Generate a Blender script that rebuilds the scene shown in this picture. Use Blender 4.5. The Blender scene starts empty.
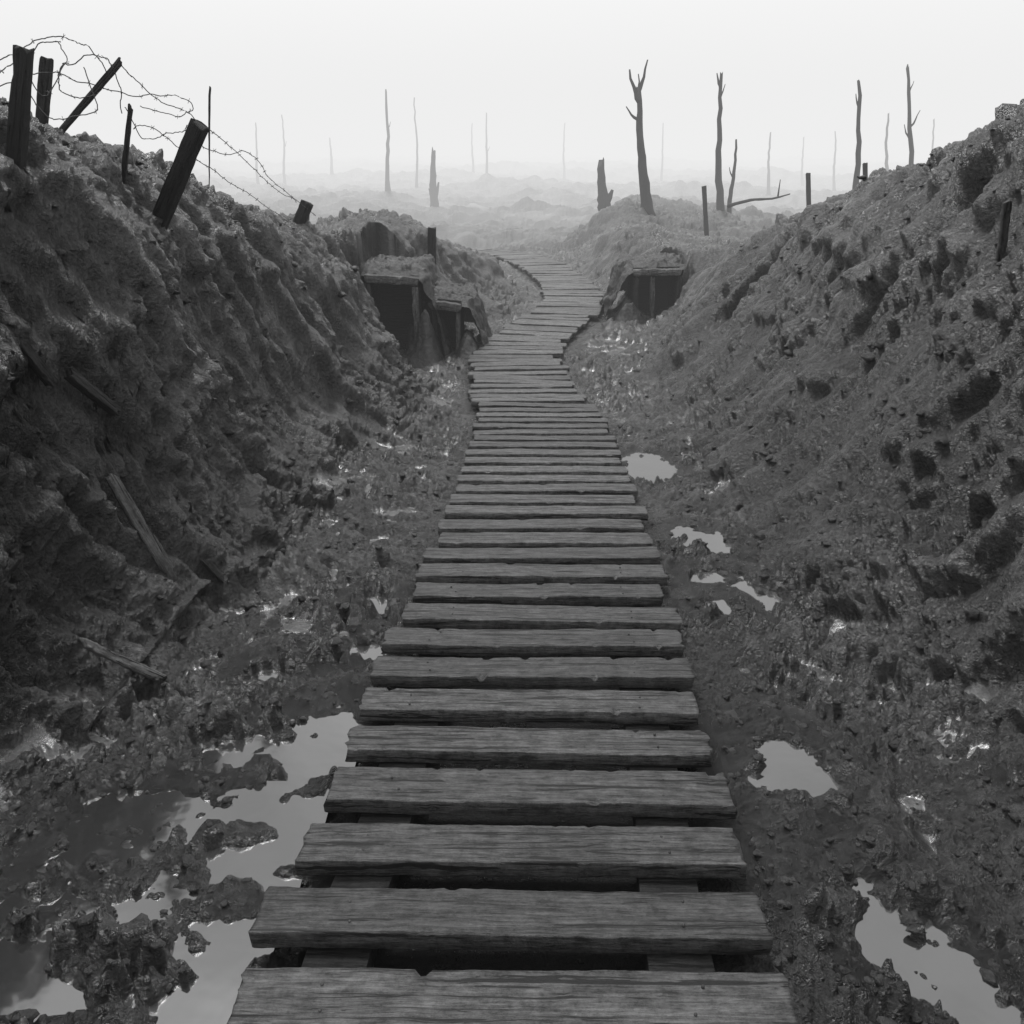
import bpy, math, random
import numpy as np
from mathutils import Vector, Matrix
random.seed(7); RS=np.random.RandomState(11)
C=bpy.context.scene.collection
# ------------------------------------------------------------ noise
PERM=RS.permutation(256).astype(np.int32); PERM=np.concatenate([PERM,PERM,PERM[:2]])
G=RS.normal(size=(256,3)).astype(np.float32); G/=np.linalg.norm(G,axis=1)[:,None]
def pn(x,y,z=0.0,seed=0):
    x=np.asarray(x,np.float64)+seed*17.31; y=np.asarray(y,np.float64)+seed*5.77; z=np.asarray(z,np.float64)+seed*3.19+x*0
    xi=np.floor(x).astype(np.int64); yi=np.floor(y).astype(np.int64); zi=np.floor(z).astype(np.int64)
    xf=(x-xi).astype(np.float32); yf=(y-yi).astype(np.float32); zf=(z-zi).astype(np.float32)
    f=lambda t:t*t*t*(t*(t*6-15)+10)
    u,v,w=f(xf),f(yf),f(zf)
    xi&=255; yi&=255; zi&=255
    def c(dx,dy,dz):
        g=G[PERM[(PERM[(PERM[(xi+dx)&255]+yi+dy)&255]+zi+dz)&255]]
        return g[...,0]*(xf-dx)+g[...,1]*(yf-dy)+g[...,2]*(zf-dz)
    L=lambda a,b,t:a+(b-a)*t
    return L(L(L(c(0,0,0),c(1,0,0),u),L(c(0,1,0),c(1,1,0),u),v),L(L(c(0,0,1),c(1,0,1),u),L(c(0,1,1),c(1,1,1),u),v),w)*1.5
def sm(a,b,x):
    t=np.clip((x-a)/(b-a),0,1); return t*t*(3-2*t)
# ------------------------------------------------------------ camera geometry
F=900.0; PITCH=math.radians(22.2); CZ=1.55; cp,sp=math.cos(PITCH),math.sin(PITCH)
def ray(px,py):
    u=(px-512)/F; v=(512-py)/F
    return u,cp+v*sp,-sp+v*cp
def at(px,py,Y):
    u,dy,dz=ray(px,py); t=Y/dy
    return Vector((u*t,Y,CZ+dz*t))
def mpp(px,py,Y):
    return Y/ray(px,py)[1]/F
# ------------------------------------------------------------ terrain layout
FY=[-5,0,8,9,10,11,12,24,28,40,80,150,300,3000]
FZ=[.49,0,-.784,-.875,-.945,-.985,-1,-1,-1.25,-1.8,-2.8,-3.6,-4,-4]
def top(y): return np.interp(y,FY,FZ)          # level of the walkway surface
PY=[-2,1.65,2.1,3.0,4.4,6.1,7.7,8.7,8.8,10.1,10.9,11.5,11.6,12.6,13.7,15.06,16.6,18.6,21,23.1,24.2,24.9,25.3]
PX=[-.06,-.01,.035,.093,.165,.23,.267,.25,.17,.10,.06,.06,.02,.14,.5,.88,1.14,1.07,.75,.2,-.44,-1.3,-2.2]
def pathx(y): return np.interp(y,PY,PX)
def I(t): 
    a=np.array(t,float); return lambda y:np.interp(y,a[:,0],a[:,1])
footL=I([(-3,-1.30),(2,-1.30),(5,-1.25),(7,-1.02),(8.5,-.86),(9.5,-.66),(10.1,-.62),(10.6,-1.3),(11,-2.3),(11.9,-2.2),(12.35,-.6),(14,-.3),(16,.15),(17,.45),(18,.35),(19,-.3),(20,-1.5),(24,-3.5),(28,-4)])
crL=I([(-3,-2.5),(4.5,-2.34),(6.5,-2.44),(8.5,-2.44),(10,-2.26),(10.5,-2.5),(11,-3.3),(11.9,-2.9),(12.4,-1.7),(14,-2.1),(16,-1.7),(18,-.8),(20,-2.5),(24,-5),(28,-6)])
zL=I([(-3,1.7),(3,1.60),(4.5,1.70),(5.5,1.56),(6.5,1.40),(8.5,1.0),(10,.74),(10.7,.45),(11.4,.45),(12,.45),(14,.62),(16,.3),(18,-.35),(20,-.7),(24,-.9),(28,-1.2),(40,-1.75),(80,-2.8),(150,-3.6),(300,-4),(3000,-4)])
footR=I([(-3,1.4),(2.4,1.4),(3.6,1.25),(7,1.28),(10,1.2),(12,1.4),(13.5,1.9),(14.7,2.0),(15.0,1.6),(16.5,1.85),(18,1.75),(20,1.6),(22,1.3),(24,1.1),(27,1.2),(36,2.5),(50,3)])
crR=I([(-3,3.0),(5.5,2.9),(9,3.3),(13,3.5),(14.7,3.4),(15.05,2.4),(16.5,2.7),(18,2.7),(20,2.5),(22,2.6),(27,3.2),(36,5),(50,6)])
zR=I([(-3,1.9),(3,1.80),(5.5,1.68),(9,1.10),(13,.36),(15,.0),(16.5,-.1),(18,-.15),(20,-.05),(22,-.25),(24,-.45),(28,-.12),(36,-.35),(50,-1.9),(80,-2.8),(150,-3.6),(300,-4),(3000,-4)])
def profL(s):
    s=np.clip(s,0,1); return .7*np.interp(s,[0,.1,.28,.42,.62,.8,1],[0,.03,.14,.28,.74,.91,1])+.3*s*s*(3-2*s)
def profR(s):
    s=np.clip(s,0,1); return .5*np.interp(s,[0,.1,.3,.45,.65,.82,1],[0,.03,.17,.34,.66,.88,1])+.5*s*s*(3-2*s)
def H(x,y):
    x=np.asarray(x,float); y=np.asarray(y,float)
    fl=top(y)-.10
    w=.24*pn(x/1.6,y/1.1,0,1)+.06*pn(x/.6,y/.5,0,2)
    w=w*sm(.7,1.3,np.abs(x-pathx(y)))
    xx=x+w
    sl=(footL(y)-xx)/(footL(y)-crL(y)); sr=(xx-footR(y))/(crR(y)-footR(y))
    far=sm(18,30,y)
    ZLt=np.maximum(zL(y)-.14*np.clip(crL(y)-xx,0,5)*(1-far),fl)
    ZRt=np.maximum(zR(y)-.14*np.clip(xx-crR(y),0,5),fl)
    z=fl+(ZLt-fl)*profL(sl)+(ZRt-fl)*profR(sr)
    side=sm(1.1,2.2,np.abs(x-pathx(y)))
    z=z+side*(.16*pn(x/1.9,y/1.9,0,3)+.06*pn(x/.8,y/.8,0,4))
    a=np.interp(y,[17,26,45,100,400],[0,.4,1.0,1.4,2.0])*np.clip(np.maximum(side,sm(25,28,y)),0,1)
    z=z+a*(.9*pn(x/13,y/9,0,5)+.5*pn(x/4.3,y/3.2,0,6)+.45*np.abs(pn(x/1.7,y/1.4,0,7))-.15)
    z=z+1.6*sm(45,110,y)*pn(x/30,y/34,0,8)
    # cut-outs for the dugouts
    def box(x0,x1,y0,y1,e=.05): return sm(x0-e,x0,x)*(1-sm(x1,x1+e,x))*sm(y0-e*3,y0,y)*(1-sm(y1,y1+e,y))
    m=np.maximum(np.maximum(box(-1.97,-1.17,11.6,13.1),box(-1.10,-.64,11.9,13.1)),box(1.88,2.80,14.5,15.75))
    z=z*(1-m)+np.minimum(z,fl)*m
    return z
# puddles : (cx, cy, rx, ry, angle, level)
def fp(px,py):   # point of the trench floor under a pixel
    u,dy,dz=ray(px,py)
    ys=np.linspace(.8,22,4000); z=CZ+dz/dy*ys
    i=np.argmax(z<top(ys)-.10); return u/dy*ys[i],ys[i]
def pud(px,py,rx,ry,ang=0,dl=-.014,lvl=None):
    x,y=fp(px,py); return (x,y,rx,ry,math.radians(ang),(float(top(y))-.10+dl) if lvl is None else lvl)
lr=float(top(fp(803,835)[1]))-.098
PUD=[[pud(250,860,.24,.22,-10,lvl=-.290),pud(195,985,.30,.28,0,lvl=-.290),pud(30,970,.42,.22,30,lvl=-.290),pud(130,840,.17,.16,0,lvl=-.290)],
     [pud(320,752,.13,.19,-10,dl=-.016),pud(245,752,.14,.11,10,dl=-.016)],
     [pud(268,674,.06,.09)],[pud(375,605,.05,.08)],[pud(366,650,.06,.06)],
     [pud(792,785,.09,.15,0,lvl=lr),pud(808,835,.10,.15,0,lvl=lr),pud(820,878,.09,.13,0,lvl=lr)],[pud(938,972,.085,.21,16,dl=-.016)],
     [pud(648,468,.17,.30,0)],[pud(706,543,.12,.20,12)],[pud(748,594,.11,.17,10)],[pud(708,578,.07,.09)],[pud(716,606,.06,.07)]]
ISL=[pud(235,900,.13,.06,0),pud(130,960,.17,.08,15),pud(225,838,.15,.045,0),pud(115,885,.12,.07,0),pud(40,915,.12,.05,20),pud(60,1015,.14,.05,0),pud(290,872,.05,.03,0),pud(185,868,.05,.10,35),pud(270,960,.05,.05,0),pud(90,930,.05,.10,-30)]
def pd(x,y,p):
    cx,cy,rx,ry,a,_=p; c,s=math.cos(a),math.sin(a)
    dx=(x-cx)*c+(y-cy)*s; dy=-(x-cx)*s+(y-cy)*c
    return np.sqrt((dx/rx)**2+(dy/ry)**2)
def puddles(x,y,z,fine):
    nz=.5*pn(x/.16,y/.16,0,21)+.35*pn(x/.06,y/.06,0,22)+.12*pn(x/.025,y/.025,0,24)
    wet=np.zeros_like(x)
    for grp in PUD:
        d=np.min([pd(x,y,p) for p in grp],axis=0); lv=grp[0][5]
        rmin=min(min(p[2],p[3]) for p in grp); rim=1+.16/rmin
        near=d<rim+1
        dn=d+nz*near
        inn=(1-sm(.85,1.45,dn))*(1-sm(1+.03/rmin,1+.10/rmin,d))
        ring=(1-sm(rim,rim+.9,d))
        lift=np.maximum(z,lv+.008+np.maximum(fine,-.004)*.8)
        z=z*(1-ring)+lift*ring
        bed=lv-.028+fine*.5+.012*pn(x/.12,y/.09,0,23)
        if len(grp)==3: bed=bed-.012
        if len(grp)>3:
            di=np.min([pd(x,y,p) for p in ISL],axis=0)+nz*.9
            bed=bed+(.060+fine*.9)*(1-sm(.4,1.7,di))
        z=z*(1-inn)+np.minimum(bed,np.maximum(z,lv+.02))*inn
        wet=np.maximum(wet,1-sm(rim*.8,rim*1.5,d))
    return z,wet
# ------------------------------------------------------------ materials
def mat(name,build):
    m=bpy.data.materials.new(name); m.use_nodes=True; nt=m.node_tree; b=nt.nodes['Principled BSDF']
    build(nt,b); return m
def nd(nt,t,**k):
    n=nt.nodes.new(t)
    for a,v in k.items(): setattr(n,a,v)
    return n
def noise(nt,vec,scale,detail=6,rough=.6,dist=0):
    n=nd(nt,'ShaderNodeTexNoise'); n.inputs['Scale'].default_value=scale; n.inputs['Detail'].default_value=detail
    n.inputs['Roughness'].default_value=rough; n.inputs['Distortion'].default_value=dist
    if vec is not None: nt.links.new(vec,n.inputs['Vector'])
    return n.outputs['Fac']
def ramp(nt,fac,pts):
    r=nd(nt,'ShaderNodeValToRGB'); e=r.color_ramp.elements
    while len(e)<len(pts): e.new(.5)
    for q,(p,v) in zip(e,pts): q.position=p; q.color=(v,v,v,1)
    nt.links.new(fac,r.inputs['Fac']); return r.outputs['Color']
def mth(nt,op,a,b):
    m=nd(nt,'ShaderNodeMath',operation=op)
    for i,q in enumerate((a,b)):
        if isinstance(q,(int,float)): m.inputs[i].default_value=q
        else: nt.links.new(q,m.inputs[i])
    return m.outputs[0]
def mul(nt,a,b_):
    m=nd(nt,'ShaderNodeMix',data_type='RGBA',blend_type='MULTIPLY'); m.inputs['Factor'].default_value=1
    nt.links.new(a,m.inputs[6]); nt.links.new(b_,m.inputs[7]); return m.outputs[2]
def bump(nt,b,h,s,d):
    n=nd(nt,'ShaderNodeBump'); n.inputs['Distance'].default_value=d
    if isinstance(s,float) or isinstance(s,int): n.inputs['Strength'].default_value=s
    else: nt.links.new(s,n.inputs['Strength'])
    nt.links.new(h,n.inputs['Height']); nt.links.new(n.outputs[0],b.inputs['Normal'])
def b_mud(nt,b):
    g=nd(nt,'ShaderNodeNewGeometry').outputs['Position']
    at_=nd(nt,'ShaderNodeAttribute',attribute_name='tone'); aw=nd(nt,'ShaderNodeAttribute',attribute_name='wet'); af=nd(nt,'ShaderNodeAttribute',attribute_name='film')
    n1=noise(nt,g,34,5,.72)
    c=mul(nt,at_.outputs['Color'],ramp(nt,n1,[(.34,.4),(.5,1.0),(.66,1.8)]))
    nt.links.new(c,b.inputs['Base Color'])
    r=mth(nt,'ADD',mth(nt,'MULTIPLY',aw.outputs['Fac'],-.18),mth(nt,'ADD',.33,mth(nt,'MULTIPLY',n1,.16)))
    r=mth(nt,'MULTIPLY',r,mth(nt,'SUBTRACT',1.0,mth(nt,'MULTIPLY',af.outputs['Fac'],.35)))
    nt.links.new(r,b.inputs['Roughness'])
    nt.links.new(mth(nt,'ADD',1.76,mth(nt,'MULTIPLY',af.outputs['Fac'],.6)),b.inputs['IOR'])
    bump(nt,b,n1,mth(nt,'SUBTRACT',1.0,mth(nt,'MULTIPLY',af.outputs['Fac'],.8)),.040)
MUD=mat('wet_mud',b_mud)
def b_plain(nt,b):
    g=nd(nt,'ShaderNodeNewGeometry').outputs['Position']; n1=noise(nt,g,20,6,.72)
    nt.links.new(ramp(nt,n1,[(.3,.012),(.5,.03),(.68,.06)]),b.inputs['Base Color']); b.inputs['Roughness'].default_value=.42; b.inputs['IOR'].default_value=1.6; bump(nt,b,n1,1.0,.035)
MUD2=mat('crumbly_mud',b_plain)
def b_water(nt,b):
    b.inputs['Base Color'].default_value=(.03,.03,.03,1); b.inputs['Roughness'].default_value=.07; b.inputs['IOR'].default_value=2.6
    g=nd(nt,'ShaderNodeNewGeometry').outputs['Position']; bump(nt,b,noise(nt,g,5,3,.5),.10,.02)
WATER=mat('puddle_water',b_water)
def wood(name,lo,hi,rough=.6,coat=0):
    def f(nt,b):
        tc=nd(nt,'ShaderNodeTexCoord').outputs['Object']; oi=nd(nt,'ShaderNodeObjectInfo')
        off=nd(nt,'ShaderNodeVectorMath',operation='ADD'); nt.links.new(tc,off.inputs[0])
        cx=nd(nt,'ShaderNodeCombineXYZ'); r=mth(nt,'MULTIPLY',oi.outputs['Random'],37.)
        for i in range(3): nt.links.new(r,cx.inputs[i])
        nt.links.new(cx.outputs[0],off.inputs[1])
        def st(sx,sy,det,rg,di):
            mp=nd(nt,'ShaderNodeMapping'); mp.inputs['Scale'].default_value=(sx,sy,sy); nt.links.new(off.outputs[0],mp.inputs[0])
            return noise(nt,mp.outputs[0],1,det,rg,di)
        gr=st(8,100,5,.8,.4); gr2=st(2.2,46,4,.7,.9)
        bl=noise(nt,off.outputs[0],18,7,.85)
        c=ramp(nt,mth(nt,'ADD',mth(nt,'MULTIPLY',gr,.5),mth(nt,'MULTIPLY',bl,.5)),[(.41,lo),(.59,hi)])
        c=mul(nt,c,ramp(nt,oi.outputs['Random'],[(0,.75),(1,1.3)]))
        c=mul(nt,c,ramp(nt,gr2,[(.40,.02),(.42,.8),(.6,1.25)]))
        nt.links.new(c,b.inputs['Base Color'])
        nt.links.new(ramp(nt,bl,[(.35,rough-.15),(.65,rough+.15)]),b.inputs['Roughness'])
        b.inputs['Coat Weight'].default_value=coat; b.inputs['Coat Roughness'].default_value=.55
        crack=ramp(nt,gr2,[(.40,0),(.42,1)])
        bump(nt,b,mth(nt,'ADD',mth(nt,'MULTIPLY',gr,2.4),mth(nt,'ADD',mth(nt,'MULTIPLY',crack,1.8),mth(nt,'MULTIPLY',bl,3.0))),1.,.011)
    return mat(name,f)
PLANK=wood('weathered_plank',.022,.23,.6,.3); TIMBER=wood('dark_timber',.010,.04,.75); GREYT=wood('grey_timber',.02,.08,.7); PALE=wood('pale_wood',.12,.34,.6)
def b_bark(nt,b):
    g=nd(nt,'ShaderNodeNewGeometry').outputs['Position']; mp=nd(nt,'ShaderNodeMapping'); mp.inputs['Scale'].default_value=(12,12,2); nt.links.new(g,mp.inputs[0])
    n=noise(nt,mp.outputs[0],1,6,.7); nt.links.new(ramp(nt,n,[(.3,.012),(.7,.045)]),b.inputs['Base Color']); b.inputs['Roughness'].default_value=.85
    bump(nt,b,n,.8,.03)
BARK=mat('charred_bark',b_bark)
def b_wire(nt,b):
    g=nd(nt,'ShaderNodeNewGeometry').outputs['Position']; n=noise(nt,g,80,3,.6)
    nt.links.new(ramp(nt,n,[(.3,.03),(.7,.09)]),b.inputs['Base Color']); b.inputs['Roughness'].default_value=.7; b.inputs['Metallic'].default_value=.3
WIRE=mat('rusty_wire',b_wire)
# ------------------------------------------------------------ object helpers
def tag(o,label=None,cat=None,group=None,kind=None):
    if label: o['label']=label
    if cat: o['category']=cat
    if group: o['group']=group
    if kind: o['kind']=kind
    return o
def mesh(name,v,f,m,parent=None,smooth=True):
    me=bpy.data.meshes.new(name); me.from_pydata([tuple(p) for p in v],[],f); me.materials.append(m)
    if smooth: me.polygons.foreach_set('use_smooth',[True]*len(me.polygons))
    me.update(); o=bpy.data.objects.new(name,me); C.objects.link(o)
    if parent: o.parent=parent
    return o
def empty(name,loc,**k):
    o=bpy.data.objects.new(name,None); C.objects.link(o); o.location=loc; return tag(o,**k)
def tube(pts,rad,n=8,rough=0.0,seed=0):
    pts=[Vector(p) for p in pts]; v=[];f=[]; rr=random.Random(seed)
    for i,p in enumerate(pts):
        d=(pts[min(i+1,len(pts)-1)]-pts[max(i-1,0)]).normalized()
        a=Vector((0,1,0)) if abs(d.y)<.8 else Vector((1,0,0))
        e1=d.cross(a).normalized(); e2=d.cross(e1)
        for k in range(n):
            t=2*math.pi*k/n; r=rad[i]*(1+rough*rr.uniform(-1,1))
            v.append(p+e1*math.cos(t)*r+e2*math.sin(t)*r)
    for i in range(len(pts)-1):
        for k in range(n):
            f.append((i*n+k,i*n+(k+1)%n,(i+1)*n+(k+1)%n,(i+1)*n+k))
    f.append(tuple(range(n))[::-1]); f.append(tuple((len(pts)-1)*n+k for k in range(n)))
    return v,f
def beam(L,W,T,nx=30,seed=0,rough=1.0):
    """rough-sawn board along x, worn corners, uneven ends; top at z=0"""
    c=.0022; hw=W/2
    cs=[]
    for q in np.linspace(-hw+c,hw-c,9): cs.append((q,0))
    cs+= [(hw,-c),(hw,-T/2),(hw,-T+c)]
    for q in np.linspace(hw-c,-hw+c,4): cs.append((q,-T))
    cs+= [(-hw,-T+c),(-hw,-T/2),(-hw,-c)]
    cs=np.array(cs); n=len(cs)
    xs=np.concatenate([[-L/2],np.linspace(-L/2+.005,L/2-.005,nx),[L/2]])
    X=np.repeat(xs,n); Yc=np.tile(cs[:,0],len(xs)); Z=np.tile(cs[:,1],len(xs)); s=seed*1.7
    shr=np.where((X==xs[0])|(X==xs[-1]),.97,1)
    endn=.018*pn(Yc/.025,Z/.05,s,31)*rough*(np.abs(X)>L/2-.02)*np.sign(X)
    dy=(.004*pn(X/.35,np.sign(Yc)*3,s,32)+.0022*pn(X/.03,Yc/.05,s,33))*rough
    dz=(.006*pn(X/.5,s,0,34)+.0015*pn(X/.09,Yc/.05,s,35)+.0024*pn(X/.08,Yc/.009,s,36))*rough
    chip=np.clip(pn(X/.05,s,np.sign(Yc)*9,37)-.50,0,1)*.08*rough*(Z>-.01)*(np.abs(Yc)>hw*.85)
    v=np.stack([X+endn,(Yc+dy)*shr,(Z+dz-chip)],1); f=[]
    for i in range(len(xs)-1):
        for k in range(n): f.append((i*n+k,(i+1)*n+k,(i+1)*n+(k+1)%n,i*n+(k+1)%n))
    f.append(tuple(range(n))); f.append(tuple((len(xs)-1)*n+k for k in range(n))[::-1])
    return v,f
def board_between(name,a,b,W,T,m,parent=None,seed=0,up=Vector((0,-1,.3)),inv=None,nx=14,rough=1.3):
    a,b=Vector(a),Vector(b); d=(b-a); L=d.length; x=d.normalized(); z=(up-x*up.dot(x)).normalized(); y=z.cross(x)
    v,f=beam(L,W,T,nx,seed,rough); v[:,2]+=T/2
    R=Matrix((x,y,z)).transposed()
    o=mesh(name,v,f,m,parent)
    M=Matrix.Translation((a+b)/2)@R.to_4x4()
    if parent: M=Matrix.Translation(-Vector(parent.location))@M
    o.matrix_local=M if parent else M
    if not parent: o.matrix_world=M
    return o
def hit(px,py,Yf=5.2):
    u,dy,dz=ray(px,py); ys=np.exp(np.linspace(math.log(.9),math.log(300),6000))
    z=CZ+dz/dy*ys; h=H(u/dy*ys,ys); k=np.argmax(z<h)
    if ys[k]>11 or k==0: return at(px,py,Yf)
    return Vector((u/dy*ys[k],ys[k],float(h[k])))
# ------------------------------------------------------------ GROUND
ya=np.linspace(-3,1.0,30)[:-1]
yb=[1.0]
while yb[-1]<30: yb.append(yb[-1]*1.0034)
while yb[-1]<1500: yb.append(yb[-1]*1.011)
ys=np.concatenate([ya,yb])
ui=np.arange(-.9,.9001,.0016)
uo=.9*np.exp(np.linspace(0,math.log(7/.9),110))[1:]
us=np.concatenate([-uo[::-1],ui,uo])
Yg,Ug=np.meshgrid(ys,us,indexing='ij'); Wg=np.maximum(Yg,1.0); Xg=Ug*Wg
Z0=H(Xg,Yg)
P=np.stack([Xg,Yg,Z0],-1)
du=np.gradient(P,axis=1); dv=np.gradient(P,axis=0); N=np.cross(du,dv); N/=np.linalg.norm(N,axis=-1)[...,None]+1e-12
x,y,z=P[...,0],P[...,1],P[...,2]
def fadef(size): return 1-sm(size*350,size*900,y)
slope=1-np.clip(N[...,2],0,1)
px_=np.abs(x-pathx(y)); offp=sm(.55,.9,px_)
steep=sm(.08,.40,slope)
patch=.6+.9*sm(-.2,.3,pn(x/.7,y/.7,z/.7,48))
wx_=.02*pn(x/.11,y/.11,z/.11,52); wy_=.02*pn(x/.11,y/.11,z/.11,53)
X2,Y2,Z2=x+wx_,y+wy_,z+wx_*.7
n30=np.abs(pn(X2/.32,Y2/.32,Z2/.36,42)); n13=np.abs(pn(X2/.15,Y2/.15,Z2/.16,43)); n6=np.abs(pn(X2/.07,Y2/.07,Z2/.075,44)); n3=np.abs(pn(X2/.035,Y2/.035,Z2/.035,45)); n1=pn(x/.018,y/.018,z/.018,49)
onfloor=(1-sm(.03,.22,z-(top(y)-.10)))*(px_<2.2)
D=offp*.07*pn(x/.6,y/.6,z/.6,41)*(.5+steep)
D+=offp*(.085-.045*steep)*(n30-.22)
D-=offp*.06*sm(.10,.36,pn(x/.21,y/.18,z/.24,54))*onfloor          # trampled hollows
D+=(.120-.066*steep)*(n13-.2)*(.25+.75*offp)*patch
D+=(.064-.024*steep)*(n6-.2)*fadef(.07)*(.4+.6*offp)*patch
D+=(.030-.006*steep)*(n3-.2)*fadef(.035)*patch
D+=.010*n1*fadef(.018)
# slumped, streaked faces running down towards the floor
D+=steep*.085*pn(np.abs(x)/1.4,(y+.45*z)/.17,z/1.8,46)*(1-sm(14,25,y))
led=np.sin((z+.35*pn(x/.9,y/.9,z/.9,55))*9.)
D+=steep*.06*sm(.3,.9,led)*sm(-.2,.3,pn(x/.8,y/.8,z/.5,56))
D+=sm(14,30,y)*.34*(np.abs(pn(x/1.2,y/1.0,z/1.2,47))-.2)
# thin films of water lying in the hollows of the floor
lev=-.034+.04*pn(x/.5,y/.7,0,57)
flat=onfloor*offp*(1-sm(12,18,y))
film=sm(0,.008,(lev-D))*flat
D=np.where(film>0,D+(np.maximum(D,lev)-D)*flat,D)
Pn=P+N*D[...,None]
fine=(D*.7)
Z1,wetp=puddles(Pn[...,0],Pn[...,1],Pn[...,2],np.clip(fine,-.03,.05))
Pn[...,2]=Z1
# keep the ground under the walkway
pxx=np.abs(Pn[...,0]-pathx(Pn[...,1]))
lim=top(Pn[...,1])-.085-.07*(1-sm(.3,.56,pxx))+40*np.clip(pxx-.61,0,1)**1.5
low=(Pn[...,1]<25.3)
Pn[...,2]=np.where(low,np.minimum(Pn[...,2],lim),Pn[...,2])
# surface tone (dry / wet clay, relief, shade painted under the walkway) and wetness
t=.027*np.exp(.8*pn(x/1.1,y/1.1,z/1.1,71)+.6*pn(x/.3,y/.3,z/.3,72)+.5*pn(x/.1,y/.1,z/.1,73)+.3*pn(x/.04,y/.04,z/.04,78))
t*=np.exp(10*np.clip(D,-.07,.07))*(1-.15*steep)  # tone follows relief: darker in hollows, lighter on lumps
farm=sm(14,40,y); t=t*(1-farm)+farm*.030*np.exp(1.8*pn(x/6,y/5,0,74)+1.5*pn(x/1.9,y/1.6,0,75))
t*=1-.35*wetp; t*=1-.88*(1-sm(.5,.7,px_))*low  # wet puddle margins darker; shade of the plank gaps painted into the tone
wet=np.clip(.5+.9*pn(x/.5,y/.5,z/.5,76)+.6*pn(x/.12,y/.12,z/.12,77),0,1)*(1-.2*steep)*(1-.6*farm); wet=np.maximum(wet,wetp*.9)
nr,nc=Xg.shape
me=bpy.data.meshes.new('ground'); me.vertices.add(nr*nc); me.vertices.foreach_set('co',Pn.astype(np.float32).ravel())
idx=np.arange(nr*nc).reshape(nr,nc)
q=np.stack([idx[:-1,:-1],idx[:-1,1:],idx[1:,1:],idx[1:,:-1]],-1).reshape(-1,4)
me.loops.add(q.size); me.loops.foreach_set('vertex_index',q.ravel().astype(np.int32))
me.polygons.add(len(q)); me.polygons.foreach_set('loop_start',(np.arange(len(q))*4).astype(np.int32))
me.polygons.foreach_set('use_smooth',np.ones(len(q),bool)); me.update(calc_edges=True); me.materials.append(MUD)
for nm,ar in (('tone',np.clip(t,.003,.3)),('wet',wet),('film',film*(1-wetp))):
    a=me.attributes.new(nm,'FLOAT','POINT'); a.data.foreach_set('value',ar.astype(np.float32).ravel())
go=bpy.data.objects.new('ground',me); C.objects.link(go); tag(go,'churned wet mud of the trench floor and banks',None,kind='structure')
# ------------------------------------------------------------ WATER
for grp in PUD:
    lv=grp[0][5]; R_=max(max(p[2],p[3]) for p in grp)+.16; st=.02
    gx=np.arange(min(p[0] for p in grp)-R_,max(p[0] for p in grp)+R_,st); gy=np.arange(min(p[1] for p in grp)-R_,max(p[1] for p in grp)+R_,st)
    A,B=np.meshgrid(gx,gy); ok=np.zeros(A.shape,bool)
    for p in grp:
        q_=(p[0],p[1],p[2]+.11,p[3]+.11,p[4],0); ok|=pd(A,B,q_)<1
    ok&=np.abs(A-pathx(B))>.575
    ids=-np.ones((A.shape[0]+1,A.shape[1]+1),int); v=[];f=[]
    for i,j in np.argwhere(ok):
        qd=[]
        for a_,b_ in ((0,0),(0,1),(1,1),(1,0)):
            if ids[i+a_,j+b_]<0:
                ids[i+a_,j+b_]=len(v); v.append((gx[0]+(j+b_-.5)*st,gy[0]+(i+a_-.5)*st,lv))
            qd.append(int(ids[i+a_,j+b_]))
        f.append(tuple(qd))
    tag(mesh('water',v,f,WATER,smooth=False),'still rain water in a mud hollow',None,kind='structure')
# ------------------------------------------------------------ MUD CLODS (stuff)
def icos():
    import bmesh
    bm=bmesh.new(); bmesh.ops.create_icosphere(bm,subdivisions=2,radius=1); v=np.array([p.co[:] for p in bm.verts]); f=np.array([[q.index for q in p.verts] for p in bm.faces]); bm.free(); return v,f
iv,if_=icos(); vs=[];fs=[];b=0
sel=np.argwhere((Yg>1.1)&(Yg<12)&(np.abs(Xg-pathx(Yg))>.64)&(np.abs(Ug)<1.0)); pk=sel[RS.choice(len(sel),5500,replace=False)]
for i,j in pk:
    p=Pn[i,j]; r=abs(RS.normal())*.008+.003
    r*=min(1.7,.6+p[1]*.15)
    s=np.array([RS.uniform(.8,1.5),RS.uniform(.8,1.5),RS.uniform(.45,.9)])*r
    a=RS.uniform(0,6.28); ca,sa=math.cos(a),math.sin(a)
    w=iv*(1+.8*pn(iv[:,0]*1.5+i,iv[:,1]*1.5+j,iv[:,2]*1.5,51))[:,None]*s
    w=np.stack([w[:,0]*ca-w[:,1]*sa,w[:,0]*sa+w[:,1]*ca,w[:,2]],1)
    vs.append(w+p-np.array([0,0,r*.3])); fs.append(if_+b); b+=len(iv)
vs=np.concatenate(vs); fs=np.concatenate(fs)
o=mesh('mud_clods',vs,[tuple(t_) for t_ in fs.tolist()],MUD2,smooth=True); tag(o,'loose clods of mud scattered over the trench floor and banks','mud',kind='stuff')
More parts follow.
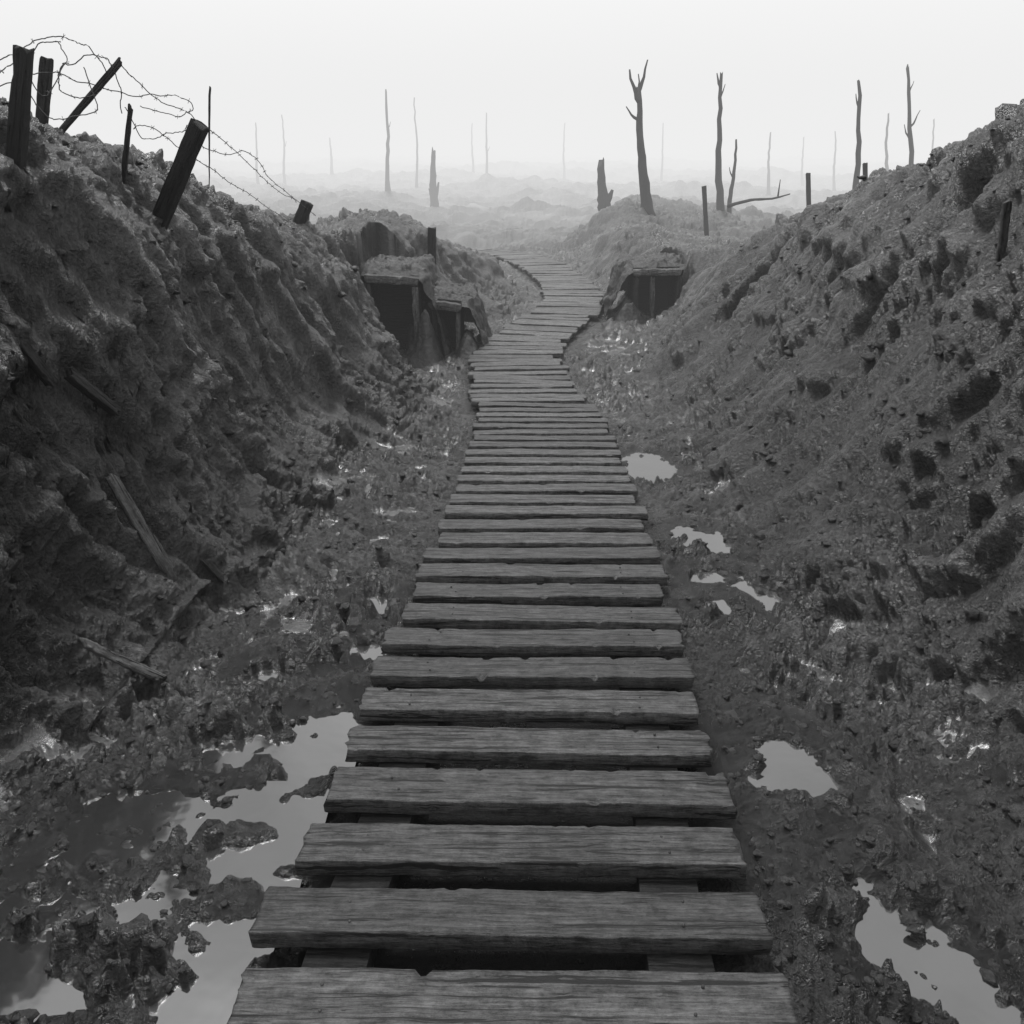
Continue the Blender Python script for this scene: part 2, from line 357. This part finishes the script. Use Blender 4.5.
# ------------------------------------------------------------ DUCKBOARDS
def step(y,ds):
    e=.01; dx=(pathx(y+.3)-pathx(y-.3))/(.6); return y+ds/math.sqrt(1+dx*dx)
secs=[(.595,8.75,'long straight run of weathered duckboard planks in the foreground between the puddles'),
      (8.75,13.2,'short kinked run of duckboard bending left beside the timber dugout on the left'),
      (13.2,25.2,'distant winding run of duckboard curving away into the fog past the right dugout')]
seed=0
for si,(y0,y1,lab) in enumerate(secs):
    r=empty('duckboard',(float(pathx(y0)),y0,float(top(y0))),label=lab,cat='duckboard path',group='duckboard runs laid end to end along the trench')
    y=y0
    pts=[]
    while y<y1-.1:
        pts.append(y); y=step(y,.262 if si<2 else .25)
    for y in pts:
        seed+=1; e=.5
        sl=(pathx(y+e)-pathx(y-e))/(2*e)
        yaw=-math.atan(sl)*(.25,.5,.75)[si]
        L=1.185+random.uniform(-.04,.03); W=(.163 if y<3.2 else .172,.215,.225)[si]+random.uniform(-.012,.012)
        if si>0: L*=random.uniform(.94,1.04)*(1,1,.93)[si]
        v,f=beam(L,W,.046,90 if y<4 else (40 if y<9 else 12),seed,1.15 if si==0 else 1.4)
        o=mesh('plank',v,f,PLANK,r)
        pitch=math.atan((top(y+.1)-top(y-.1))/.2)
        j=(1.1,2.2,1.5)[si]
        if si>0 and random.random()<.12: j=4.5
        M=Matrix.Translation((float(pathx(y))+random.uniform(-.018,.018)*j,y,float(top(y))+random.uniform(-.004,.004)*j))@Matrix.Rotation(yaw+random.uniform(-.012,.012)*j,4,'Z')@Matrix.Rotation(float(pitch)+random.uniform(-.014,.014)*j*.7,4,'X')@Matrix.Rotation(random.uniform(-.006,.006)*j,4,'Y')
        o.matrix_local=Matrix.Translation(-Vector(r.location))@M
        if y<4.2:
            for s in (-1,1):
                for t_ in (-.04,.035):
                    nx_,ny_=s*.40+random.uniform(-.02,.02),t_+random.uniform(-.01,.01)
                    w,g=tube([(nx_,ny_,-.006),(nx_,ny_,.0035)],[.004,.0038],8)
                    mesh('nail',w,g,WIRE,o)
    for s in (-1,1):
        ry=np.arange(y0-.1,y1-.05,.2 if si else .4); v=[];f=[]
        hw=.075
        for k,q in enumerate(ry):
            cx=float(pathx(q))+s*.40; zt=float(top(q))-.053
            for (a,b_) in ((-hw,0),(hw,0),(hw,-.07),(-hw,-.07)):
                v.append((cx+a+.004*math.sin(q*9)-r.location.x,q-r.location.y,zt+b_-r.location.z))
            if k: 
                for t_ in range(4): f.append(((k-1)*4+t_,(k-1)*4+(t_+1)%4,k*4+(t_+1)%4,k*4+t_))
        f.append((3,2,1,0)); n=len(v); f.append((n-4,n-3,n-2,n-1))
        mesh('runner',v,f,GREYT,r,smooth=False)
# ------------------------------------------------------------ POSTS
def post(name,pb,pt,wpx,label,cat='post',Y=None,group=None,m=TIMBER,lean=0,sink=.25,seed=1,flat=.8,Yf=5.2):
    b=hit(*pb,Yf=Yf) if Y is None else at(pb[0],pb[1],Y)
    t=at(pt[0],pt[1],b.y+lean); w=wpx*mpp(pb[0],pb[1],b.y)
    dr=(t-b).normalized(); g=float(H(b.x,b.y)); sink=max(sink,(b.z-g+.2)/max(dr.z,.35))
    o=board_between(name,b-dr*sink,t,w,w*flat,m,seed=seed,nx=22,rough=1.6)
    return tag(o,label,cat,group)
post('wooden_post',(15,160),(24,50),15,'thick dark upright post at the left edge of the photo, on the left bank',seed=3)
post('wooden_post',(42,116),(47,58),10,'short squared post standing just right of the thick post at the left edge',seed=4)
post('wooden_stake',(66,126),(121,60),6,'thin stake leaning far to the right on the crest of the left bank','stake',seed=5,lean=.1)
post('wooden_stake',(127,146),(131,107),5,'small thin upright stake on the crest between the leaning stake and the big leaning post','stake',seed=6,Y=5.4)
post('wooden_post',(157,228),(200,124),15,'big broken post leaning right on the crest of the left bank',seed=7,lean=-.15)
post('wooden_post',(298,226),(307,203),11,'short stub of post at the far right end of the left bank crest',seed=8,Yf=9.8)
post('iron_picket',(209,185),(210,88),1.6,'tall thin iron rod standing behind the big leaning post','picket',seed=9,flat=1,Yf=8)
post('wooden_post',(432,262),(432,228),8,'short post standing on the second bank above the left dugout',seed=10,Y=13.6)
post('wooden_post',(1003,240),(1007,202),7,'short weathered post stub on the right bank near the right edge',seed=11,lean=-.04,m=PLANK)
post('wooden_stake',(706,225),(704,186),4,'small stake on the mound left of the thin bent dead tree','stake',seed=12,Y=24)
post('wooden_stake',(809,215),(808,173),4,'small upright stake on the crest of the right bank','stake',seed=13,Y=22)
post('wooden_stake',(866,200),(865,163),4,'thin stake beside the dead tree on the right bank crest','stake',seed=14,Y=20)
def debris(pa,pb,w,T,label,seed,name='broken_plank',lift=.13,m=PALE):
    a=hit(*pa); b=hit(*pb)
    nrm=Vector((.6 if a.x<0 else -.6,-.5,.6))
    a=a+(Vector((0,0,CZ))-a).normalized()*lift; b=b+(Vector((0,0,CZ))-b).normalized()*lift*.7
    return tag(board_between(name,a,b,w,T,m,seed=seed,up=nrm,nx=24,rough=1.8),label,'plank')
debris((112,478),(172,580),.05,.03,'long broken plank lying slanted against the left bank',20)
debris((84,643),(162,680),.028,.025,'short splintered stick of wood at the foot of the left bank',21,'splintered_stick',.10)
debris((70,375),(115,412),.05,.04,'half buried timber high on the left bank face',22,m=GREYT,lift=.06)
debris((20,345),(52,385),.04,.04,'small half buried timber at the left edge of the bank face',23,m=GREYT,lift=.06)
debris((203,560),(226,584),.03,.02,'small chip of wood right of the long broken plank',24,'wood_chip',.08,GREYT)
# ------------------------------------------------------------ BARBED WIRE
def cat(pts,n=10):
    out=[]; P_=[pts[0]]+pts+[pts[-1]]
    for i in range(1,len(P_)-2):
        for k in range(n):
            t=k/n; a,b,c,d=P_[i-1:i+3]
            out.append(.5*((2*b)+(c-a)*t+(2*a-5*b+4*c-d)*t*t+(3*b-a-3*c+d)*t**3))
    out.append(pts[-1]); return out
def wire(pp,label,r=.0028,seed=0):
    rr=random.Random(seed)
    ctl=[at(a+rr.uniform(-4,4),b+rr.uniform(-4,4),c) for a,b,c in pp]
    pts=cat(ctl,12); pts=[p+Vector((.02*float(pn(i*.13,seed*3.3,0,81)),0,.025*float(pn(i*.17,seed*5.1,0,82)))) + Vector((rr.uniform(-1,1),rr.uniform(-1,1),rr.uniform(-1,1)))*.003 for i,p in enumerate(pts)]
    v,f=tube(pts,[r]*len(pts),5); acc=0; nxt=.12
    for i in range(1,len(pts)-1):
        acc+=(pts[i]-pts[i-1]).length
        if acc>nxt:
            acc=0; nxt=rr.uniform(.09,.26)
            for s in range(2):
                d=Vector((rr.uniform(-1,1),rr.uniform(-1,1),rr.uniform(-1,1))).normalized()*.017
                w,g=tube([pts[i]-d,pts[i]+d],[.0014,.0014],4); b=len(v); v+=w; f+=[tuple(q+b for q in t) for t in g]
    tag(mesh('barbed_wire',v,f,WIRE),label,'barbed wire')
wire([(-20,80,4.6),(5,66,4.7),(30,42,4.9),(62,36,5.1),(92,50,5.2),(104,80,5.3),(82,103,5.2),(60,84,5.1),(72,58,5.0),(100,60,5.0),(124,82,5.3),(118,112,5.4)],'tangled coil of barbed wire looping over the posts at the top left',seed=1)
wire([(-10,60,4.8),(22,60,4.85),(40,92,4.9),(66,66,5.0),(56,44,5.1),(34,52,5.1),(30,88,5.0),(54,116,5.0),(92,108,5.1),(84,70,5.1)],'small inner loop of barbed wire wound around the short squared post',seed=2)
wire([(-20,102,4.6),(10,82,4.75),(50,74,5.0),(90,82,5.3),(130,97,5.6),(165,96,5.9),(190,108,6.1),(168,118,6.3),(140,106,6.2)],'long strand of barbed wire sagging from the left edge towards the leaning post',seed=3)
wire([(118,66,5.4),(150,95,5.7),(186,112,6.0),(205,128,6.2),(240,160,7.2),(275,190,8.5),(300,205,9.4)],'upper strand of barbed wire running down from leaning post to the stub',seed=4)
wire([(196,142,6.0),(220,150,6.6),(250,152,7.2),(280,185,8.4),(312,214,9.6)],'loose strand of barbed wire arching above the others behind the leaning post',seed=5)
wire([(130,125,5.9),(160,132,6.0),(186,150,6.1),(215,170,6.8),(250,192,7.8),(290,220,9.2)],'lower strand of barbed wire sagging close to the bank crest',seed=6)
wire([(128,112,5.8),(140,140,5.9),(170,136,6.0),(192,124,6.05)],'short strand of barbed wire between the small stake and the leaning post',seed=7)
# ------------------------------------------------------------ DEAD TREES
def tree(pb,pt,Y,rpx,label,branches=(),seed=0,name='dead_tree',group=None,wob=1.0,jag=True):
    rr=random.Random(seed); s=mpp(pb[0],pb[1],Y)
    B=at(pb[0],pb[1],Y); g=float(H(B.x,B.y)); B.z=min(B.z,g-.15) if B.z>g-.15 else B.z
    T_=at(pt[0],pt[1],Y+rr.uniform(-.3,.3))
    root=empty(name,(B.x,B.y,g),label=label,cat='dead tree' if name=='dead_tree' else 'tree stump',group=group)
    off=Vector(root.location); n=14; pts=[];rad=[]
    hgt=(T_-B).length
    for i in range(n+1):
        t=i/n; p=B.lerp(T_,t)+Vector((math.sin(t*5+seed)*.012+rr.uniform(-.006,.006),rr.uniform(-.01,.01),0))*hgt*wob*min(1,t*3)
        pts.append(p-off); rad.append(rpx*s*((1-.62*t)+.5*math.exp(-t*14)))
    v,f=tube(pts,rad,9,.12,seed)
    if jag:
        for k in range(9): v[-1-k]=v[-1-k]+Vector((0,0,rr.uniform(-1,2)*rad[-1]*1.5))
    mesh('trunk',v,f,BARK,root)
    for (fr,dx,dy,rf) in branches:
        i=int(fr*n); a=pts[i]; e=Vector((dx*s,rr.uniform(-.5,.5)*abs(dx)*s,-dy*s)); m=5; bp=[];br=[]
        for k in range(m+1):
            t=k/m; bp.append(a+e*t+Vector((rr.uniform(-.05,.05),0,-.22*math.sin(t*math.pi)))*e.length*(.6)); br.append(rpx*s*rf*(1-.75*t))
        v,f=tube(bp,br,6,.1,seed); mesh('branch',v,f,BARK,root)
    return root
tree((648,212),(638,92),27,6,'largest dead tree, dark bare trunk forked at the top, beyond the path end',[(.97,-11,-28,.5),(1,7,-28,.4),(.8,-14,-12,.3),(.99,-2,-24,.3)],seed=2)
tree((722,205),(719,76),30,3.8,'tall slim dead tree with a hooked tip, right of the largest tree',[(.97,-4,-12,.5),(.9,4,-12,.3)],seed=3)
tree((730,205),(736,142),31,2.6,'low thin bent dead tree just right of the slim hooked one',[(.6,-5,-10,.4)],seed=4)
tree((856,215),(860,84),29,3.8,'tall broken dead trunk rising behind the right bank crest',[(.9,-4,-12,.35)],seed=5)
tree((912,215),(910,68),32,3.2,'tall dead tree with small side twigs, farthest right of the dark ones',[(.62,-8,-14,.4),(.66,7,-16,.4),(.9,3,-10,.3)],seed=6)
tree((886,200),(889,114),66,2.2,'thin pale dead trunk between the two tall trees on the right',seed=7)
tree((770,180),(770,134),90,1.8,'short faint dead trunk in the fog between the slim hooked tree and right bank',seed=8)
tree((935,178),(933,120),90,1.5,'faint slim trunk in the fog farthest right of all',seed=9)
tree((836,178),(835,132),110,1.5,'very faint trunk in the fog just left of the tall broken trunk',seed=10)
tree((387,172),(386,92),70,2.3,'upright hazy dead trunk on the plain left of centre',[(.7,3,-7,.3)],seed=11)
tree((416,166),(415,98),105,1.4,'very thin faint trunk right of the hazy trunk left of centre',seed=12)
tree((486,160),(487,114),125,1.5,'faint short trunk at the horizon near the middle of the photo',[(.5,3,-5,.4)],seed=13)
tree((473,160),(472,124),155,1.3,'tiny faint trunk at the horizon just left of the middle one',seed=14)
tree((565,160),(564,124),155,1.3,'tiny faint trunk at the horizon left of the largest tree',seed=15)
tree((256,165),(255,124),115,1.5,'faint trunk in the fog behind the left bank, left of a similar pair',seed=16)
tree((283,165),(282,116),125,1.4,'faint taller trunk in the fog behind the left bank',[(.6,3,-6,.4)],seed=17)
tree((331,162),(330,139),145,1.6,'low faint trunk in the fog between left bank and the hazy trunk',seed=18)
tree((662,162),(664,124),145,1.3,'faint thin trunk in the fog directly right of the largest tree',seed=19)
tree((805,165),(803,138),135,1.4,'low faint trunk in the fog right of centre near the stake',seed=22)
tree((606,210),(601,165),33,8,'thick broken stump with a slanted top, left of the largest tree',[(.4,8,-12,.7)],seed=20,name='tree_stump')
tree((434,185),(433,152),60,5,'small hazy stump on the plain left of the path end',[(.3,5,-16,.6),(.3,-5,-10,.5)],seed=21,name='tree_stump')
# fallen branch between the stakes
a=at(728,206,25.5);b=at(790,194,26.5)
v,f=tube(cat([a,a.lerp(b,.35)+Vector((0,0,.04)),a.lerp(b,.7)+Vector((0,0,-.03)),b],5),[.05-.0022*i for i in range(16)],7,.15,5)
fb=mesh('fallen_branch',v,f,BARK); tag(fb,'long bare branch propped across the mound right of the dead trees','branch')
w,g=tube([a.lerp(b,.8),a.lerp(b,.75)+Vector((.1,0,.45))],[.025,.01],6); mesh('twig',w,g,BARK,fb)
# ------------------------------------------------------------ DUGOUTS
def dugout(label,x0,x1,yf,yb_,zt,mid,seed,he,tilt,wd=.10,wl=.5,wr=.45,sh=.3):
    z0=float(top(yf))-.14
    r=empty('dugout',((x0+x1)/2,yf,z0),label=label,cat='dugout')
    for k,xx in enumerate([x0,x1] if mid is None else [x0,mid,x1]):
        board_between('post',(xx,yf+random.uniform(-.03,.03),z0-.1),(xx+random.uniform(-.06,.06),yf,zt-tilt*(xx-x0)/(x1-x0)),wd,.10,PLANK if k==1 else GREYT,r,seed=seed+int(xx*10),rough=3)
    board_between('lintel',(x0-.06,yf-.01,zt+.07),(x1+.04,yf-.01,zt+.06-tilt),.11,.10,PLANK,r,seed=seed+1,up=Vector((0,0,1)),rough=4,nx=24)
    n=5
    for k in range(n):
        yk=yf+.06+(yb_-yf-.06)*(k+.5)/n
        board_between('roof_plank',(x0-.04-random.uniform(0,.03),yk,zt+.12+random.uniform(-.01,.01)),(x1+.02+random.uniform(0,.03),yk,zt+.11-tilt+random.uniform(-.01,.01)),(yb_-yf)/n*.94,.05,TIMBER,r,seed=seed+5+k,up=Vector((0,0,1)),rough=2)
    for xx in (x0-.03,x1+.03):
        board_between('side_wall',(xx,yf+.06,(z0+zt-tilt)/2),(xx,yb_,(z0+zt-tilt)/2),zt-z0-tilt,.05,TIMBER,r,seed=seed+20,up=Vector((1,0,0)))
    board_between('back_wall',(x0,yb_,(z0+zt)/2),(x1,yb_,(z0+zt)/2),zt-z0,.05,TIMBER,r,seed=seed+30,up=Vector((0,-1,0)))
    # earth thrown over the roof
    gx=np.linspace(x0-wl,x1+wr,130); gy=np.linspace(yf-.02,yb_+.6,100); A,B=np.meshgrid(gx,gy)
    ins=np.minimum(A-gx[0],gx[-1]-A)+.12*pn(A/.2,B/.2,0,67)
    edge=sm(0,.30,B-gy[0]+.05*pn(A/.1,0*A,seed,65)+.06*pn(A/.3,0*A,seed,66))
    zz=zt+.10-tilt*(A-x0)/(x1-x0)+(.06+he*(.7+.8*pn(A/.4,B/.4,0,61+seed))+.06*np.abs(pn(A/.13,B/.13,0,62))+.04*np.abs(pn(A/.05,B/.05,0,63)))*edge
    zz-=(zt-z0+.1)*(1-sm(-.05,.36,ins))
    zz-=.6*(1-sm(0,.35,gy[-1]-B))
    V=np.stack([A-r.location.x+.03*pn(A/.1,B/.1,zz/.1,66),B-r.location.y+.03*pn(A/.12,B/.15,zz/.12,64),zz-z0],-1).reshape(-1,3); ny_,nx_=A.shape
    fc=[(i*nx_+j,i*nx_+j+1,(i+1)*nx_+j+1,(i+1)*nx_+j) for i in range(ny_-1) for j in range(nx_-1)]
    mesh('earth_cover',V,fc,MUD2,r)
    # earth slumped across the foot and both sides of the opening
    gx=np.linspace(x0-.45,x1+.40,110); gy=np.linspace(yf-.62,yf+.30,80); A,B=np.meshgrid(gx,gy)
    mid_=(x0+x1)/2; sd=sm(.28,1.0,np.abs(A-mid_)/((x1-x0)/2+.12))
    hh=(sh*.5+sh*2.0*sd)*(1+.7*pn(A/.25,B/.25,0,91+seed))
    bell=sm(0,.5,B-gy[0])*(1-sm(.72,.92,(B-gy[0])/(1.0)))*sm(0,.28,A-gx[0])*sm(0,.28,gx[-1]-A)
    zz=z0-.05+hh*bell+.07*np.abs(pn(A/.12,B/.12,0,92))*bell+.04*np.abs(pn(A/.05,B/.05,0,93))*bell
    V=np.stack([A-r.location.x+.02*pn(A/.1,B/.1,zz/.1,94),B-r.location.y,zz-z0],-1).reshape(-1,3); ny_,nx_=A.shape
    fc=[(i*nx_+j,i*nx_+j+1,(i+1)*nx_+j+1,(i+1)*nx_+j) for i in range(ny_-1) for j in range(nx_-1)]
    mesh('slumped_earth',V,fc,MUD2,r)
    return r
dugout('timber framed dugout with a tall dark doorway cut into the bank on the left',-1.86,-1.26,12.05,13.0,-.14,None,40,.08,.03,.08,.5,.4,.22)
dugout('low dark recess with a sagging roof just right of the tall left dugout doorway',-1.04,-.74,12.25,12.95,-.50,None,80,.08,.05,.06,.4,.5,.12)
dugout('low timber dugout with two dark openings in the foot of the right bank',2.02,2.66,14.85,15.6,-.44,2.30,60,.08,-.03,.07,.5,.45,.14)
# ------------------------------------------------------------ LIGHT, AIR
w=bpy.data.worlds.new('World'); bpy.context.scene.world=w; w.use_nodes=True; nt=w.node_tree; nt.nodes.clear()
out=nd(nt,'ShaderNodeOutputWorld'); bg=nd(nt,'ShaderNodeBackground'); sky=nd(nt,'ShaderNodeTexSky',sky_type='NISHITA'); sky.sun_disc=False
el=math.radians(62); rot=math.radians(-22); sky.sun_elevation=el; sky.sun_rotation=rot
bw=nd(nt,'ShaderNodeRGBToBW'); nt.links.new(sky.outputs[0],bw.inputs[0]); nt.links.new(bw.outputs[0],bg.inputs[0]); bg.inputs[1].default_value=.05
tc=nd(nt,'ShaderNodeTexCoord'); sx=nd(nt,'ShaderNodeSeparateXYZ'); nt.links.new(tc.outputs['Generated'],sx.inputs[0])
cl=noise(nt,tc.outputs['Generated'],2.6,4,.55)
gr=ramp(nt,sx.outputs['Z'],[(0,.66),(.13,.76),(1,.74)])
hi_=nd(nt,'ShaderNodeMapRange',interpolation_type='SMOOTHSTEP'); nt.links.new(sx.outputs['Z'],hi_.inputs[0]); hi_.inputs[1].default_value=.16; hi_.inputs[2].default_value=.5
cloud=mth(nt,'ADD',1.0,mth(nt,'MULTIPLY',mth(nt,'MULTIPLY',mth(nt,'SUBTRACT',cl,.5),2.6),hi_.outputs[0]))
bg2=nd(nt,'ShaderNodeBackground'); nt.links.new(gr,bg2.inputs[0]); nt.links.new(mth(nt,'MULTIPLY',cloud,1.14),bg2.inputs[1])
a0=nd(nt,'ShaderNodeAddShader'); nt.links.new(bg.outputs[0],a0.inputs[0]); nt.links.new(bg2.outputs[0],a0.inputs[1])
nt.links.new(a0.outputs[0],out.inputs['Surface'])
FOG=.86
fm=bpy.data.materials.new('fog'); fm.use_nodes=True; nt=fm.node_tree; nt.nodes.clear(); out=nd(nt,'ShaderNodeOutputMaterial')
g=nd(nt,'ShaderNodeNewGeometry').outputs['Position']; sx=nd(nt,'ShaderNodeSeparateXYZ'); nt.links.new(g,sx.inputs[0])
mr=nd(nt,'ShaderNodeMapRange'); nt.links.new(sx.outputs['Y'],mr.inputs[0])
mr.inputs[1].default_value=4; mr.inputs[2].default_value=34; mr.inputs[3].default_value=.0009; mr.inputs[4].default_value=.0125
ab=nd(nt,'ShaderNodeVolumeAbsorption'); ab.inputs['Color'].default_value=(0,0,0,1); nt.links.new(mr.outputs[0],ab.inputs['Density'])
em=nd(nt,'ShaderNodeEmission'); em.inputs['Color'].default_value=(1,1,1,1); nt.links.new(mth(nt,'MULTIPLY',mr.outputs[0],FOG),em.inputs['Strength'])  # added glow stands in for sky light scattered by the fog
ad=nd(nt,'ShaderNodeAddShader'); nt.links.new(ab.outputs[0],ad.inputs[0]); nt.links.new(em.outputs[0],ad.inputs[1]); nt.links.new(ad.outputs[0],out.inputs['Volume'])
try: fm.cycles.volume_step_rate=.06
except Exception as e_: print('steprate',e_)
bv=[(sx_*700,yy_,zz_) for zz_ in (-15,22) for (sx_,yy_) in ((-1,-20),(1,-20),(1,1200),(-1,1200))]
fo=mesh('fog',bv,[(3,2,1,0),(4,5,6,7),(0,1,5,4),(1,2,6,5),(2,3,7,6),(3,0,4,7)],fm,smooth=False); tag(fo,'grey fog thickening over the distant plain',None,kind='structure')
sl=bpy.data.lights.new('sun','SUN'); sl.energy=2.2; sl.angle=math.radians(12); so=bpy.data.objects.new('sun',sl); C.objects.link(so)
d=Vector((math.sin(rot)*math.cos(el),math.cos(rot)*math.cos(el),math.sin(el))); so.rotation_euler=d.to_track_quat('Z','Y').to_euler()
cam=bpy.data.cameras.new('camera'); co=bpy.data.objects.new('camera',cam); C.objects.link(co); co.location=(0,0,CZ)
co.rotation_euler=(math.radians(90)-PITCH,0,0); cam.sensor_width=36; cam.lens=36*F/1024; cam.clip_end=4000; cam.clip_start=.05
bpy.context.scene.camera=co
vs_=bpy.context.scene.view_settings; vs_.view_transform='Standard'; vs_.look='None'; vs_.exposure=0
